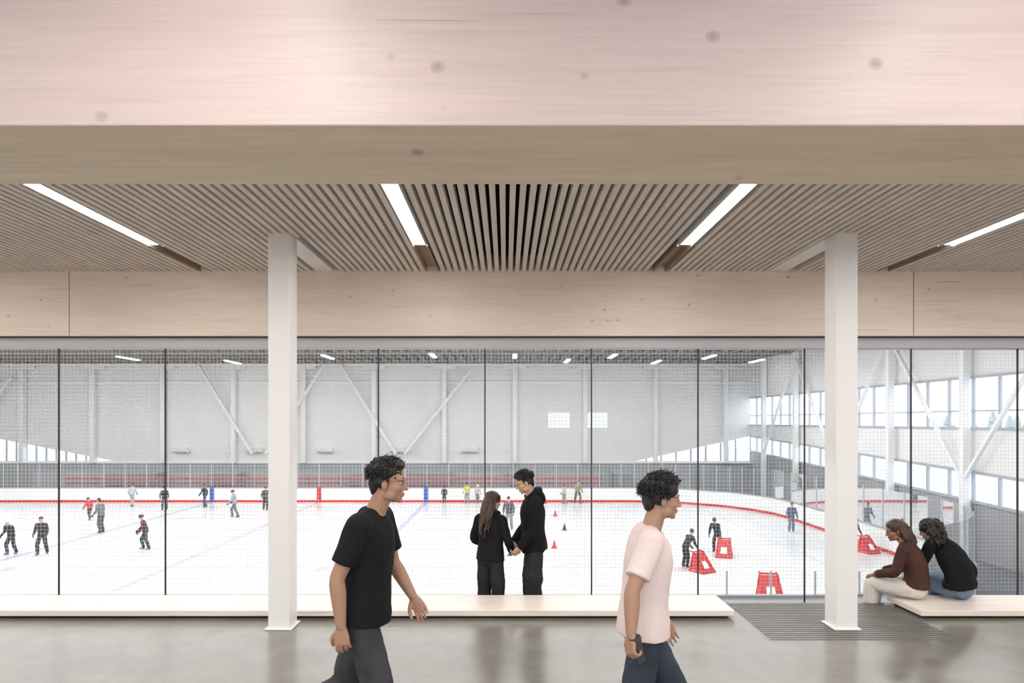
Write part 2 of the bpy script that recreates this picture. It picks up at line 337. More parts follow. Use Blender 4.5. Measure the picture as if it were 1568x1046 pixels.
RXc=-13.3; RY0,RY1=18.6,48.6; RX0,RX1=RXc-30,16.7; R=8.5
def outline(off=0,n=14):
    pts=[]; r_=R-off
    for cx,cy,a0 in ((RX1-R,RY1-R,0),(RX0+R,RY1-R,90),(RX0+R,RY0+R,180),(RX1-R,RY0+R,270)):
        for i in range(n+1):
            a=math.radians(a0+90*i/n); pts.append((cx+r_*math.cos(a),cy+r_*math.sin(a)))
    return pts
g=GM(); g.poly([(x,y,ICE) for x,y in outline()]); g.build('ice_rink',['ice'])
def strip(g,off0,off1,z0,z1,mi):
    A=outline(off0);B=outline(off1);n=len(A)
    for i in range(n):
        j=(i+1)%n
        for P in ([(*A[i],z0),(*A[j],z0),(*A[j],z1),(*A[i],z1)],[(*B[i],z0),(*B[j],z0),(*B[j],z1),(*B[i],z1)],[(*A[i],z1),(*A[j],z1),(*B[j],z1),(*B[i],z1)]): g.poly(P,mi)
g=GM(); strip(g,0,-.12,ICE+.15,ICE+1.0,0); strip(g,.01,-.13,ICE,ICE+.15,1); strip(g,.02,-.16,ICE+1.0,ICE+1.06,3)
for x,mi in ((RXc,1),(RXc-7.62,2),(RXc+7.62,2)): g.box(x-.15,x+.15,RY1-.03,RY1+.02,ICE+.02,ICE+1.08,mi)
g.build('rink_boards',['boards','red','blue','walllow'])
e=empty('rink_glass')
g=GM(); A=outline(-.06); n=len(A)
for i in range(n):
    j=(i+1)%n
    if (A[i][1]+A[j][1])/2>RY0+.5:
        g.poly([(*A[i],ICE+1.07),(*A[j],ICE+1.07),(*A[j],ICE+2.75),(*A[i],ICE+2.75)])
g.build('pane',['rglass'],parent=e)
g=GM()
def post(x,y): g.box(x-.025,x+.025,y-.025,y+.025,ICE+1.07,ICE+2.78)
for i in range(n):
    j=(i+1)%n; P=Vector(A[i]);Q=Vector(A[j]); d=(Q-P).length
    if (P.y+Q.y)/2<RY0+.5: continue
    k=max(1,int(d/1.5))
    for t in range(k): post(*(P+(Q-P)*t/k))
for px in (6,7.2,8.4,9.6,10.9): g.box(px-.02,px+.02,RY0-.08,RY0-.03,ICE+1.07,ICE+1.7)
g.build('posts',['frame'],parent=e)
g=GM(); z=ICE+.004
def line(x,w_,mi): g.poly([(x-w_/2,RY0,z),(x+w_/2,RY0,z),(x+w_/2,RY1,z),(x-w_/2,RY1,z)],mi)
line(RXc,.3,0); line(RXc-7.62,.3,1); line(RXc+7.62,.3,1); 
g.poly([(12.9-.03,RY0+2,z),(12.9+.03,RY0+2,z),(12.9+.03,RY1-2,z),(12.9-.03,RY1-2,z)],0)
def ring(cx,cy,r_,w_,mi,n=48):
    for i in range(n):
        a=2*math.pi*i/n;b=2*math.pi*(i+1)/n
        g.poly([(cx+(r_-w_)*math.cos(a),cy+(r_-w_)*math.sin(a),z),(cx+r_*math.cos(a),cy+r_*math.sin(a),z),(cx+r_*math.cos(b),cy+r_*math.sin(b),z),(cx+(r_-w_)*math.cos(b),cy+(r_-w_)*math.sin(b),z)],mi)
ring(RXc,33.6,4.5,.08,2)
for sx in (-1,1):
    for sy in (-1,1):
        ring(RXc+sx*20.1,33.6+sy*7,4.5,.07,2); ring(RXc+sx*20.1,33.6+sy*7,.3,.3,0); ring(RXc+sx*6.1,33.6+sy*7,.3,.3,0)
g.build('ice_marking',['redp','bluep','circ'])
g=GM()
for z_ in (-2.26,-2.62): g.box(-32,7,49.6,49.7,z_-.07,z_+.07,0)
for x in np.arange(-32,7,2.2): g.box(x-.04,x+.04,49.6,49.72,ICE,-2.2,2)
for a,c in ((-29.5,-25.8),(-22,-19.8),(-11.5,-9.3),(-7.3,-4.2),(8,9.2),(0.2,1.2)):
    g.box(a,c,50.3,51.6,ICE,-1.95,1); g.box(a-.1,c+.1,50.25,51.7,-1.97,-1.9,2)
g.box(-36,14,51.9,52.1,ICE,-1.9,3)
g.build('players_bench_row',['red','dgrey','walllow','walllow'])
g=GM(); g.poly([(AX0+1,18.2,-2.6),(AX1-.6,18.2,-2.6),(AX1-.6,18.2,RZ),(AX0+1,18.2,RZ)]); g.build('safety_net',['net'],fix=False)
def cone(x,y,mat,h=.32,name='traffic_cone'):
    g=GM(); g.box(-.13,.13,-.13,.13,0,.03); g.cyl((0,0,.03),.10,.025,h,12); g.build(name,[mat],loc=(x,y,ICE))
for x,y,mt in ((3.0,41.5,'red'),(2.2,31,'red'),(3.1,36.1,'dark'),(2.8,48,'red'),(5.4,24.0,'yellow')): cone(x,y,mt)
def skate_aid(x,y,rot,k=1.0):
    g=GM()
    for sx in (-.34,.34):
        g.bar((sx,-.35,.03),(sx,.45,.03),.05,.05); g.bar((sx,-.3,.03),(sx*.75,-.18,.78),.05); g.bar((sx,.4,.03),(sx*.75,-.16,.78),.05)
        g.bar((sx*.75,-.18,.78),(sx*.75,-.36,.80),.04)
        g.poly([(sx,-.28,.08),(sx,.38,.08),(sx*.78,-.12,.70),(sx*.78,-.2,.70)],0)
    g.bar((-.25,-.18,.78),(.25,-.18,.78),.05); g.bar((-.32,.42,.03),(.32,.42,.03),.05)
    g.poly([(-.32,.38,.06),(.32,.38,.06),(.26,-.13,.74),(-.26,-.13,.74)],0)
    g.poly([(-.14,.315,.18),(.14,.315,.18),(.12,.12,.44),(-.12,.12,.44)],1)
    g.build('skating_aid',['red','boards'],loc=(x,y,ICE),rot=rot).scale=(k,k,k)
skate_aid(7.5,26.2,math.radians(-150),.95); skate_aid(9.3,29.1,math.radians(160),.95); skate_aid(15.9,30.0,math.radians(-160),.9); skate_aid(8.5,22.0,math.radians(170),1.05)
g=GM(); g.poly([(-120,-80,-4.4),(160,-80,-4.4),(160,160,-4.4),(-120,160,-4.4)]); g.build('ground_outside',['ground'])
g=GM()
for i in range(60):
    x=95+random.random()*30; y=5+i*2.8+random.random()*2; h=4+random.random()*3.5
    g.cyl((x,y,-4.4),.2,.15,1.5,6)
    for k in range(5): g.cyl((x,y,-3.4+h*k*.17),(2.4-.36*k),.25,h*.3,7)
g.build('conifer_treeline',['leaf'])

# ---------------------------------------------------------------- figures
def nr(v): v=np.array(v,float); return v/(np.linalg.norm(v)+1e-9)
class MB:
    def __init__(s): s.v=[]; s.f=[]; s.n=0
    def tube(s,pts,ra,rb=None,lat=None,n=14,sub=4,caps=(.8,.8)):
        pts=np.array(pts,float); m_=len(pts); ra=np.array(ra,float)*np.ones(m_); rb=ra.copy() if rb is None else np.array(rb,float)*np.ones(m_)
        def cr(a):
            out=[]
            for i in range(m_-1):
                p0=a[max(i-1,0)];p1=a[i];p2=a[i+1];p3=a[min(i+2,m_-1)]
                for k in range(sub):
                    t=k/sub; out.append(.5*((2*p1)+(-p0+p2)*t+(2*p0-5*p1+4*p2-p3)*t*t+(-p0+3*p1-3*p2+p3)*t**3))
            out.append(a[-1]); return np.array(out)
        P=cr(pts);A=np.abs(cr(ra));B=np.abs(cr(rb))
        T=np.gradient(P,axis=0)
        if lat is None:
            t=nr(P[-1]-P[0]); lat=np.cross(t,(0,0,1)) if abs(t[2])<.9 else np.cross(t,(0,1,0))
        lat=np.array(lat,float)
        LT=cr(lat) if lat.ndim==2 else np.repeat(lat[None],len(P),0)
        rings=[]
        def R_(p,t,l,a,b):
            t=nr(t); l=nr(l-np.dot(l,t)*t); w=np.cross(t,l)
            return [p+a*math.cos(q)*l+b*math.sin(q)*w for q in [2*math.pi*i/n for i in range(n)]]
        t0=nr(T[0]);t1=nr(T[-1])
        if caps[0]:
            c=min(A[0],B[0])*caps[0]
            for ph in (80,55,28): ph=math.radians(ph); rings.append(R_(P[0]-t0*c*math.sin(ph),t0,LT[0],A[0]*math.cos(ph),B[0]*math.cos(ph)))
        for i in range(len(P)): rings.append(R_(P[i],T[i],LT[i],A[i],B[i]))
        if caps[1]:
            c=min(A[-1],B[-1])*caps[1]
            for ph in (28,55,80): ph=math.radians(ph); rings.append(R_(P[-1]+t1*c*math.sin(ph),t1,LT[-1],A[-1]*math.cos(ph),B[-1]*math.cos(ph)))
        k=len(s.v)
        for r_ in rings: s.v+=[tuple(q) for q in r_]
        for i in range(len(rings)-1):
            for j in range(n):
                j2=(j+1)%n; s.f.append((k+i*n+j,k+i*n+j2,k+(i+1)*n+j2,k+(i+1)*n+j))
        s.f.append(tuple(k+j for j in range(n))[::-1]); e_=k+(len(rings)-1)*n; s.f.append(tuple(e_+j for j in range(n)))
    def ell(s,c,r,M3=None,n=16,m_=10):
        c=np.array(c,float); M3=np.eye(3) if M3 is None else M3; k=len(s.v)
        s.v.append(tuple(c+M3@np.array((0,0,r[2]))))
        for i in range(1,m_):
            a=math.pi*i/m_
            for j in range(n):
                b=2*math.pi*j/n; s.v.append(tuple(c+M3@np.array((r[0]*math.sin(a)*math.cos(b),r[1]*math.sin(a)*math.sin(b),r[2]*math.cos(a)))))
        s.v.append(tuple(c+M3@np.array((0,0,-r[2])))); e_=len(s.v)-1
        for j in range(n):
            j2=(j+1)%n; s.f.append((k,k+1+j,k+1+j2)); s.f.append((e_,e_-n+j2,e_-n+j))
            for i in range(m_-2): s.f.append((k+1+i*n+j,k+1+(i+1)*n+j,k+1+(i+1)*n+j2,k+1+i*n+j2))
    def build(s,name,mat,parent,voxel=.006,sm=2,wr=0,wf=9,extra=None,scale=1):
        v=np.array(s.v)*scale
        me=bpy.data.meshes.new(name); me.from_pydata([tuple(q) for q in v],[],s.f); me.update()
        bm=bmesh.new(); bm.from_mesh(me); bmesh.ops.recalc_face_normals(bm,faces=bm.faces); bm.to_mesh(me); bm.free()
        o=bpy.data.objects.new(name,me); COL.objects.link(o)
        if voxel:
            md=o.modifiers.new('r','REMESH'); md.mode='VOXEL'; md.voxel_size=voxel; md.use_smooth_shade=True
            if sm: ms=o.modifiers.new('s','SMOOTH'); ms.iterations=sm; ms.factor=.5
            dg=bpy.context.evaluated_depsgraph_get(); ev=o.evaluated_get(dg); m2=bpy.data.meshes.new_from_object(ev)
            o.modifiers.clear(); o.data=m2; bpy.data.meshes.remove(me); me=m2; me.name=name
        if wr:
            nv=len(me.vertices); co=np.empty(nv*3); me.vertices.foreach_get('co',co); co=co.reshape(-1,3)
            no=np.array([vv.normal[:] for vv in me.vertices])
            d=np.array([noise.noise(Vector((q[0]*wf,q[1]*wf,q[2]*wf*.8+.5*math.sin(q[0]*9))))+.5*noise.noise(Vector((q[0]*wf*2.3,q[1]*wf*2.3,q[2]*wf*2.6))) for q in co])
            co+=no*(d*wr)[:,None]; me.vertices.foreach_set('co',co.ravel()); me.update()
        me.materials.clear(); me.materials.append(mat)
        me.polygons.foreach_set('use_smooth',[True]*len(me.polygons))
        o.parent=parent
        return o
def rotm(yaw,pitch,roll=0):
    return np.array(Matrix.Rotation(yaw,3,'Z')@Matrix.Rotation(pitch,3,'X')@Matrix.Rotation(roll,3,'Y'))
def head_skin(mb,c,H,k=1):
    def W(p): return np.array(c)+H@(np.array(p,float)*k)
    def E(p,r): mb.ell(W(p),[q*k for q in r],H)
    E((0,-.01,.035),(.074,.094,.085)); E((0,.028,-.03),(.060,.060,.080)); E((0,.04,-.075),(.042,.044,.033)); E((0,.070,-.094),(.019,.017,.017))
    mb.tube([W((0,.088,.010)),W((0,.098,-.018)),W((0,.105,-.034))],[.008*k,.009*k,.011*k],n=8,sub=2)
    E((.011,.092,-.037),(.008,.010,.007)); E((-.011,.092,-.037),(.008,.010,.007))
    mb.tube([W((-.045,.066,.02)),W((-.02,.084,.02)),W((.02,.084,.02)),W((.045,.066,.02))],.010*k,n=8,sub=2)
    for sx in (-1,1):
        E((sx*.036,.055,-.028),(.024,.024,.024)); E((sx*.077,-.004,-.012),(.009,.017,.030)); E((sx*.045,.02,-.07),(.02,.035,.025))
    E((0,.085,-.060),(.022,.011,.007)); E((0,.083,-.071),(.018,.011,.007))
def eyes(c,H,parent,k,scale,hair):
    def W(p): return np.array(c)+H@(np.array(p,float)*k)
    a=MB();b=MB();br_=MB();lp=MB()
    for sx in (-1,1):
        a.ell(W((sx*.030,.0725,.0)),[.0110*k,.0110*k,.0065*k],H,10,8); b.ell(W((sx*.030,.0805,.0)),[.0055*k,.0045*k,.0055*k],H,8,6)
        br_.tube([W((sx*.014,.090,.021)),W((sx*.030,.0860,.025)),W((sx*.044,.073,.022))],[.003*k,.0033*k,.002*k],n=6,sub=2)
    lp.ell(W((0,.087,-.061)),(.020*k,.0100*k,.0045*k),H); lp.ell(W((0,.085,-.071)),(.017*k,.0100*k,.005*k),H)
    a.build('eyes',EYEW,parent,0,scale=scale); b.build('irises',EYEB,parent,0,scale=scale); br_.build('eyebrows',hair,parent,0,scale=scale); lp.build('lips',LIP,parent,0,scale=scale)
def hand(mb,w,D,Nn,side,curl=.35,k=1,thumb_in=.3):
    D=nr(D); Nn=nr(np.array(Nn)-np.dot(Nn,D)*D); S=np.cross(D,Nn)*side; w=np.array(w,float)
    mb.tube([w-D*.03*k,w+D*.005*k,w+D*.045*k,w+D*.088*k],[.026*k,.027*k,.038*k,.040*k],[.020*k,.018*k,.015*k,.011*k],lat=S,n=14,sub=3)
    for i,(off,ln) in enumerate(((.031,.070),(.0105,.079),(-.0105,.073),(-.031,.057))):
        p=w+(D*(.086-abs(off-.01)*.15)+S*off)*k; d=nr(D+S*off*2.2); a=0; pts=[p-d*.015*k,p]
        cc=curl*(1+.12*i)
        for sl in (.45,.31,.24):
            a+=cc; dd=d*math.cos(a)+Nn*math.sin(a); p=p+dd*ln*sl*k; pts.append(p)
        mb.tube(pts,[.0088*k,.0088*k,.0083*k,.0078*k,.0066*k],n=8,sub=2)
    p=w+(D*.022+S*.022)*k; pts=[p]
    d=nr(D*.75+S*.7+Nn*.3)
    for j,sl in enumerate((.040,.032,.026)):
        p=p+d*sl*k; pts.append(p); d=nr(d+D*.35-S*thumb_in+Nn*.2)
    mb.tube(pts,[.014*k,.0125*k,.0105*k,.0085*k],n=8,sub=2)
def arr(v): return np.array(v,float)
def pose_std():
    J=dict(hip=(0,0,.93),waist=(0,.01,1.08),chest=(0,.015,1.28),shl=(0,0,1.40),neck=(0,.0,1.465),head=(0,.03,1.63),
     sR=(.175,0,1.40),eR=(.22,-.02,1.12),wR=(.22,.05,.88),sL=(-.175,0,1.40),eL=(-.22,-.02,1.12),wL=(-.22,.05,.88),
     hR=(.09,0,.90),kR=(.095,.02,.50),aR=(.095,0,.09),tR=(.11,.15,.03),hL=(-.09,0,.90),kL=(-.095,.02,.50),aL=(-.095,0,.09),tL=(-.11,.15,.03),
     yaw=0,pitch=0,roll=0,nR=(-1,0,0),nL=(1,0,0),cR=.35,cL=.35,dR=None,dL=None)
    return J
def hair_short(c,H,parent,mat,k,scale,vol=1.0,seed=1,curly=0,tl=.022,cnt=1500):
    rnd=random.Random(seed)
    def W(p): return np.array(c)+H@(np.array(p,float)*k)
    mb=MB()
    def E(p,r): mb.ell(W(p),[q*k*vol for q in r],H)
    E((0,-.018,.050),(.080,.098,.080)); E((0,.042,.090),(.058,.046,.028)); E((.066,-.025,.012),(.016,.046,.046)); E((-.066,-.025,.012),(.016,.046,.046)); E((0,-.066,-.018),(.056,.034,.060))
    mb.build('hair_cap',mat,parent,.005*scale,1,wr=.005,wf=32,scale=scale)
    g=MB()
    for i in range(cnt):
        th=rnd.uniform(0,2*math.pi); u=rnd.uniform(-.3,1); q=math.sqrt(1-u*u); d=np.array((q*math.cos(th),q*math.sin(th),u))
        if d[1]>.3 and d[2]<.50: continue
        root=np.array((0,-.018,.047))+d*np.array((.078,.095,.080))*vol
        swirl=np.array((-d[1],d[0],0))*.4
        fwd=np.array((0,.6,0)) if d[2]>.5 else np.array((0,-.1,-.6))
        tang=nr(fwd+swirl+np.array([rnd.uniform(-.45,.45) for _ in range(3)]))
        ln=tl*rnd.uniform(.6,1.3)
        p1=root+d*ln*.18+tang*ln*.4; p2=root+d*ln*.10+tang*ln*1.05
        g.tube([W(root),W(p1),W(p2)],[.0038*k,.0032*k,.0008*k],n=4,sub=1,caps=(0,0))
    g.build('hair_tufts',mat,parent,0,scale=scale)
def hair_long(c,H,parent,mat,k,scale,length=.34,spine=None,seed=2,curly=0,rad=.011,amp=0,back=.045):
    rnd=random.Random(seed)
    def W(p): return np.array(c)+H@(np.array(p,float)*k)
    mb=MB()
    def E(p,r): mb.ell(W(p),[q*k for q in r],H)
    E((0,-.016,.050),(.082,.098,.080)); E((.058,.015,.05),(.026,.055,.055)); E((-.058,.015,.05),(.026,.055,.055)); E((0,-.06,-.02),(.070,.045,.075))
    for i in range(60):
        th=math.radians(rnd.uniform(168,372)) if i%2 else math.radians(rnd.uniform(185,355))
        d=np.array((math.cos(th),math.sin(th)))
        z0=rnd.uniform(-.02,.09); sc=math.sqrt(max(.1,1-((z0-.05)/.1)**2))
        root=np.array((d[0]*.075*sc,-.016+d[1]*.088*sc,z0))
        p0=W(root); L_=length*rnd.uniform(.75,1.05)
        pts=[p0]; out=H@np.array((d[0],d[1],0))
        m_=5
        for j in range(1,m_+1):
            t=j/m_
            q=p0+out*(.012+.012*math.sin(t*3.1))+np.array((0,0,-L_*t))+arr((0,-back*t,0))
            q[0]=q[0]*(1-.25*t)+c[0]*.25*t
            q=q+np.array([rnd.uniform(-1,1)*(.006+amp*1) for _ in range(3)]); pts.append(q)
        mb.tube(pts,[rad*k]*4+[rad*.7*k,rad*.3*k],n=7,sub=3)
    mb.build('hair',mat,parent,.0048,1,wr=.004 if not curly else .012,wf=34,scale=scale)

def figure(name,loc,rot,J,k,skin,top,topm,pants,hairm,hair='short',hairargs={},vox=.004,cvox=.007,female=0,shoe=None,hood=True,wide=1.0,face=True,wr=.006,beanie=None,gloves=None,hem=None):
    root=empty(name,loc,rot)
    J={a:(arr(b) if isinstance(b,tuple) else b) for a,b in J.items()}
    latS=nr(J['sR']-J['sL']); latH=nr(J['hR']-J['hL']); latM=nr(latS+latH)
    f=.88 if female else 1
    H=rotm(J['yaw'],J['pitch'],J['roll'])
    mb=MB(); head_skin(mb,J['head'],H)
    jaw=J['head']+H@arr((0,-.012,-.05))
    mb.tube([J['shl']+(J['neck']-J['shl'])*.2,J['neck'],jaw],[.062*f,.054*f,.052*f],n=14)
    mb.tube([J['hip'],J['waist'],J['chest'],J['shl'],J['neck']],[.10*f,.10*f,.12*f,.11*f,.05*f],[.08,.08,.09,.075,.05],lat=[latH,latH,latM,latS,latS])
    for s_,sg in (('R',1),('L',-1)):
        S,E_,Wr=J['s'+s_],J['e'+s_],J['w'+s_]
        mb.tube([J['shl']+(J['neck']-J['shl'])*.2,S],[.045,.05*f])
        mb.tube([S,S+(E_-S)*.35,S+(E_-S)*.75,E_,E_+(Wr-E_)*.3,Wr],[.054*f,.050*f,.042*f,.039*f,.041*f,.026*f],sub=3)
        D=J['d'+s_] if J['d'+s_] is not None else (Wr-E_)
        if not gloves: hand(mb,Wr,D,J['n'+s_],-sg,J['c'+s_],k=1 if not female else .92)
    mb.build('body',skin,root,vox,1,scale=k)
    if gloves:
        gb=MB()
        for s_,sg in (('R',1),('L',-1)):
            E_,Wr=J['e'+s_],J['w'+s_]; hand(gb,Wr,Wr-E_,J['n'+s_],-sg,J['c'+s_],k=1.15)
        gb.build('gloves',gloves,root,vox,1,scale=k)
    if face: eyes(J['head'],H,root,1,k,hairm)
    if hair=='short': hair_short(J['head'],H,root,hairm,1,k,**hairargs)
    elif hair=='long': hair_long(J['head'],H,root,hairm,1,k,**hairargs)
    elif hair=='helmet':
        hb=MB(); c=J['head']; hb.ell(c+H@arr((0,-.012,.055)),(.098,.118,.090),H); hb.tube([c+H@arr((-.06,.085,.045)),c+H@arr((0,.12,.045)),c+H@arr((.06,.085,.045))],.016,n=8)
        for sx in (-1,1): hb.ell(c+H@arr((sx*.085,-.01,-.01)),(.016,.035,.045),H)
        hb.build('helmet',hairm,root,cvox,1,scale=k)
    elif hair=='cap':
        hb=MB(); c=J['head']; hb.ell(c+H@arr((0,-.015,.055)),(.086,.104,.084),H); hb.ell(c+H@arr((0,-.06,-.02)),(.06,.04,.06),H)
        hb.build('hair',hairm,root,cvox,1,wr=.006,wf=30,scale=k)
    mb=MB(); fz=f
    hm=hem if hem is not None else (.35 if top=='tee' else .30)
    low=J['hip']+(J['hip']-J['waist'])*hm
    mb.tube([low,J['hip']+(J['waist']-J['hip'])*.1,J['waist'],J['chest'],J['shl'],J['neck']-(J['neck']-J['shl'])*.25],
        [.192*fz*wide,.186*fz*wide,.165*fz*wide,.182*fz,.150*fz,.085*fz],[.143,.139,.126,.132,.098,.072],lat=[latH,latH,latM,latM,latS,latS],n=28,sub=4,caps=(.08,.15))
    for s_,sg in (('R',1),('L',-1)):
        S,E_,Wr=J['s'+s_],J['e'+s_],J['w'+s_]
        mb.tube([J['shl']+(J['neck']-J['shl'])*.45,S*.55+J['shl']*.45+(J['neck']-J['shl'])*.15,S],[.05,.062*f,.068*f])
        if top=='tee':
            e2=S+(E_-S)*.72; mb.tube([S,S+(E_-S)*.4,e2],[.070*f,.068*f,.068*f],n=16,caps=(.7,.05))
        else:
            mb.tube([S,S+(E_-S)*.4,E_,E_+(Wr-E_)*.5,E_+(Wr-E_)*.9,Wr+(Wr-E_)*.02],[.073*f,.069*f,.060*f,.056*f,.052*f,.040*f],n=16,caps=(.7,.1))
    if top=='hoodie' and hood:
        up=nr(J['neck']-J['shl']); fw=np.cross(up,latS)
        if np.dot(fw,np.cross(arr((0,0,1)),latS))<0: fw=-fw
        nk=J['neck']
        mb.tube([nk+latS*.085+fw*.05-up*.015,nk+latS*.095-fw*.03+up*.01,nk-fw*.095+up*.02,nk-latS*.095-fw*.03+up*.01,nk-latS*.085+fw*.05-up*.015],[.022,.033,.045,.033,.022],n=12)
        mb.ell(nk-fw*.10-up*.06,(.10,.045,.075),np.column_stack([latS,fw,up]))
        mb.tube([low-up*.005,low+up*.05],[.180*fz*wide,.184*fz*wide],[.136,.138],lat=latH,n=22,caps=(0.1,.1))
    mb.build('top',topm,root,cvox,2,wr=wr,wf=8,scale=k)
    if top=='tee':
        mb=MB(); up=nr(J['neck']-J['shl']); fw=np.cross(up,latS); nk=J['neck']-up*.012
        ring_=[nk+latS*math.cos(a)*.072*f+fw*math.sin(a)*.064-up*.012*abs(math.sin(a)) for a in np.linspace(0,2*math.pi,13)]
        mb.tube(ring_,.007,n=6,sub=2); mb.build('collar',topm,root,0,scale=k)
    mb=MB(); mb.ell(J['hip']-nr(J['waist']-J['hip'])*.02,(.158*fz**.5,.120,.11),np.column_stack([latH,np.cross(nr(J['waist']-J['hip']),latH),nr(J['waist']-J['hip'])]))
    mb.tube([J['hip'],J['hip']*.4+J['waist']*.6],[.152*fz,.138*fz],[.118,.110],lat=latH,n=20)
    pw=pants[1]
    for s_ in 'RL':
        h_,kn,an=J['h'+s_],J['k'+s_],J['a'+s_]
        mb.tube([h_,h_+(kn-h_)*.3,h_+(kn-h_)*.75,kn,kn+(an-kn)*.35,kn+(an-kn)*.85,an],[.086,.088,.079*pw,.071*pw,.070*pw,.062*pw,.060*pw],n=18,caps=(.8,.05))
    mb.build('trousers',pants[0],root,cvox,2,wr=wr*1.3,wf=9,scale=k)
    mb=MB()
    for s_ in 'RL':
        an,to=J['a'+s_],J['t'+s_]; d=nr(to-an); heel=an+arr((0,0,-.05))-nr(arr((d[0],d[1],0)))*.03
        mb.tube([an+arr((0,0,.03)),heel+arr((0,0,.01))],[.042,.042]); mb.tube([heel,(heel+to)/2,to],[.036,.042,.036],[.040,.034,.024],lat=np.cross(nr(to-heel),(0,0,1)))
    mb.build('shoes',shoe or SHOE,root,cvox,1,scale=k)
    if hair=='helmet' or beanie:
        bl=GM()
        for s_ in 'RL':
            an,to=J['a'+s_]*k,J['t'+s_]*k; hh=an.copy(); hh[2]-=.05*k
            d=nr(to-hh); a_=hh-d*.07; b_=to+d*.03; bl.bar((a_[0],a_[1],a_[2]-.055*k),(b_[0],b_[1],b_[2]-.035*k),.008,.03)
        bl.build('skate_blades',['greyhead'],parent=root)
    return root,J

SK1=pr('skin_light',(.60,.37,.26),.5); SK2=pr('skin_tan',(.44,.25,.165),.5); SK3=pr('skin_brown',(.32,.17,.11),.5)
for s_ in (SK1,SK2,SK3):
    b=s_.node_tree.nodes['Principled BSDF']; b.inputs['Subsurface Weight'].default_value=.08; b.inputs['Subsurface Radius'].default_value=(.02,.008,.004)
EYEW=pr('eye_white',(.52,.47,.44),.3); EYEB=pr('iris_dark',(.02,.012,.01),.2); LIP=pr('lips',(.40,.17,.14),.5)
HB=pr('hair_black',(.012,.010,.010),.45,bump=.5,bscale=90,stretch=(1,1,.2)); HBR=pr('hair_brown',(.060,.029,.019),.45,bump=.6,bscale=90,var=.5,vscale=25,stretch=(1,1,.12))
SHOE=pr('shoe_dark',(.05,.05,.05),.5)
cloth=lambda n_,c,v=.1:pr(n_,c,.85,bump=.15,bscale=120,var=v,vscale=5,spec=.2)
TB=cloth('tee_black',(.012,.012,.014)); TW=cloth('tee_pale_pink',(.84,.71,.67),.04); HD=cloth('hoodie_black',(.010,.010,.012)); HD2=cloth('hoodie_charcoal',(.012,.012,.014))
BRN=cloth('top_brown',(.075,.035,.028)); PG=cloth('trousers_dark_grey',(.055,.055,.062),.35); PJ=cloth('jeans_dark',(.042,.050,.068),.35); PJB=cloth('jeans_blue',(.16,.21,.30),.25); PWH=cloth('trousers_cream',(.74,.69,.63),.06); PB=cloth('trousers_black',(.03,.03,.034),.2)

# walking man, black tee (moving right)
J=pose_std(); J.update(chest=(0,.03,1.28),waist=(0,.015,1.08),shl=(0,.045,1.41),neck=(0,.065,1.47),head=(0,.125,1.62),
 sR=(.175,.01,1.41),eR=(.215,-.095,1.14),wR=(.215,-.075,.90),sL=(-.175,.06,1.41),eL=(-.21,.12,1.14),wL=(-.19,.235,.95),
 kR=(.09,.10,.50),aR=(.09,.06,.09),tR=(.10,.20,.03),kL=(-.09,-.13,.50),aL=(-.09,-.44,.28),tL=(-.09,-.38,.10),pitch=-.08)
figure('walking_man',(-.745,3.6,0),math.radians(-90),J,.977,SK2,'tee',TB,(PG,1.05),HB,'short',dict(seed=3,vol=1.02,tl=.024))
# walking man, pale tee
J=pose_std(); J.update(chest=(0,.03,1.28),shl=(0,.03,1.40),neck=(0,.05,1.465),head=(0,.10,1.615),
 sR=(.175,.0,1.40),eR=(.27,-.12,1.17),wR=(.31,-.135,.965),nR=(-.5,1,0),cR=.75,sL=(-.175,.05,1.40),eL=(-.21,.10,1.12),wL=(-.19,.17,.90),
 kR=(.09,-.07,.50),aR=(.09,-.25,.13),tR=(.10,-.13,.03),kL=(-.09,.20,.52),aL=(-.09,.24,.10),tL=(-.10,.38,.05),pitch=-.1)
figure('walking_man',(.70,3.48,0),math.radians(-88),J,.935,SK2,'tee',TW,(PJ,1.1),HB,'short',dict(seed=9,vol=1.08,tl=.030,cnt=1700),wide=1.0)
k_=.935; cp=(arr((.31,-.135,.965))+nr(arr((.31,-.135,.965))-arr((.27,-.12,1.17)))*.085+arr((-.02,.04,0)))*k_
g=GM(); g.cyl((0,0,-.05),.024,.031,.11,24,0); g.cyl((0,0,.06),.033,.030,.014,24,0)
c=g.build('travel_cup',['dark'],bevel=.002); r_=math.radians(-88); c.location=(.70+cp[0]*math.cos(r_)-cp[1]*math.sin(r_),3.48+cp[0]*math.sin(r_)+cp[1]*math.cos(r_),cp[2]); c.rotation_euler=(.1,-.25,0)
# standing man facing left
J=pose_std(); J.update(shl=(0,.02,1.41),neck=(0,.035,1.465),head=(0,.10,1.60),pitch=-.42,
 eR=(.20,.05,1.13),wR=(.08,.20,.95),eL=(-.215,.02,1.13),wL=(-.15,.17,.93),nR=(-.6,0,.6),nL=(.6,0,.6),cR=.5,cL=.5)
figure('standing_man',(.31,7.55,-.42),math.radians(96),J,1.03,SK1,'hoodie',HD,(PB,1.25),HB,'short',dict(seed=5,vol=1.0,tl=.026),wide=1.0)
# standing woman
J=pose_std(); J.update(shl=(0,.02,1.40),neck=(0,.03,1.46),head=(0,.06,1.60),yaw=-.6,pitch=-.22,sR=(.155,0,1.39),sL=(-.155,0,1.39),
 eR=(.23,.03,1.13),wR=(.19,.20,.98),eL=(-.235,-.0,1.13),wL=(-.14,.17,1.02),nR=(-.6,0,.6),nL=(.8,0,0),cR=.5)
figure('standing_woman',(-.17,7.52,-.42),math.radians(-28),J,.895,SK1,'hoodie',HD2,(PB,1.15),HBR,'long',dict(length=.42,seed=4,back=.17,rad=.013),female=1,wide=1.12)
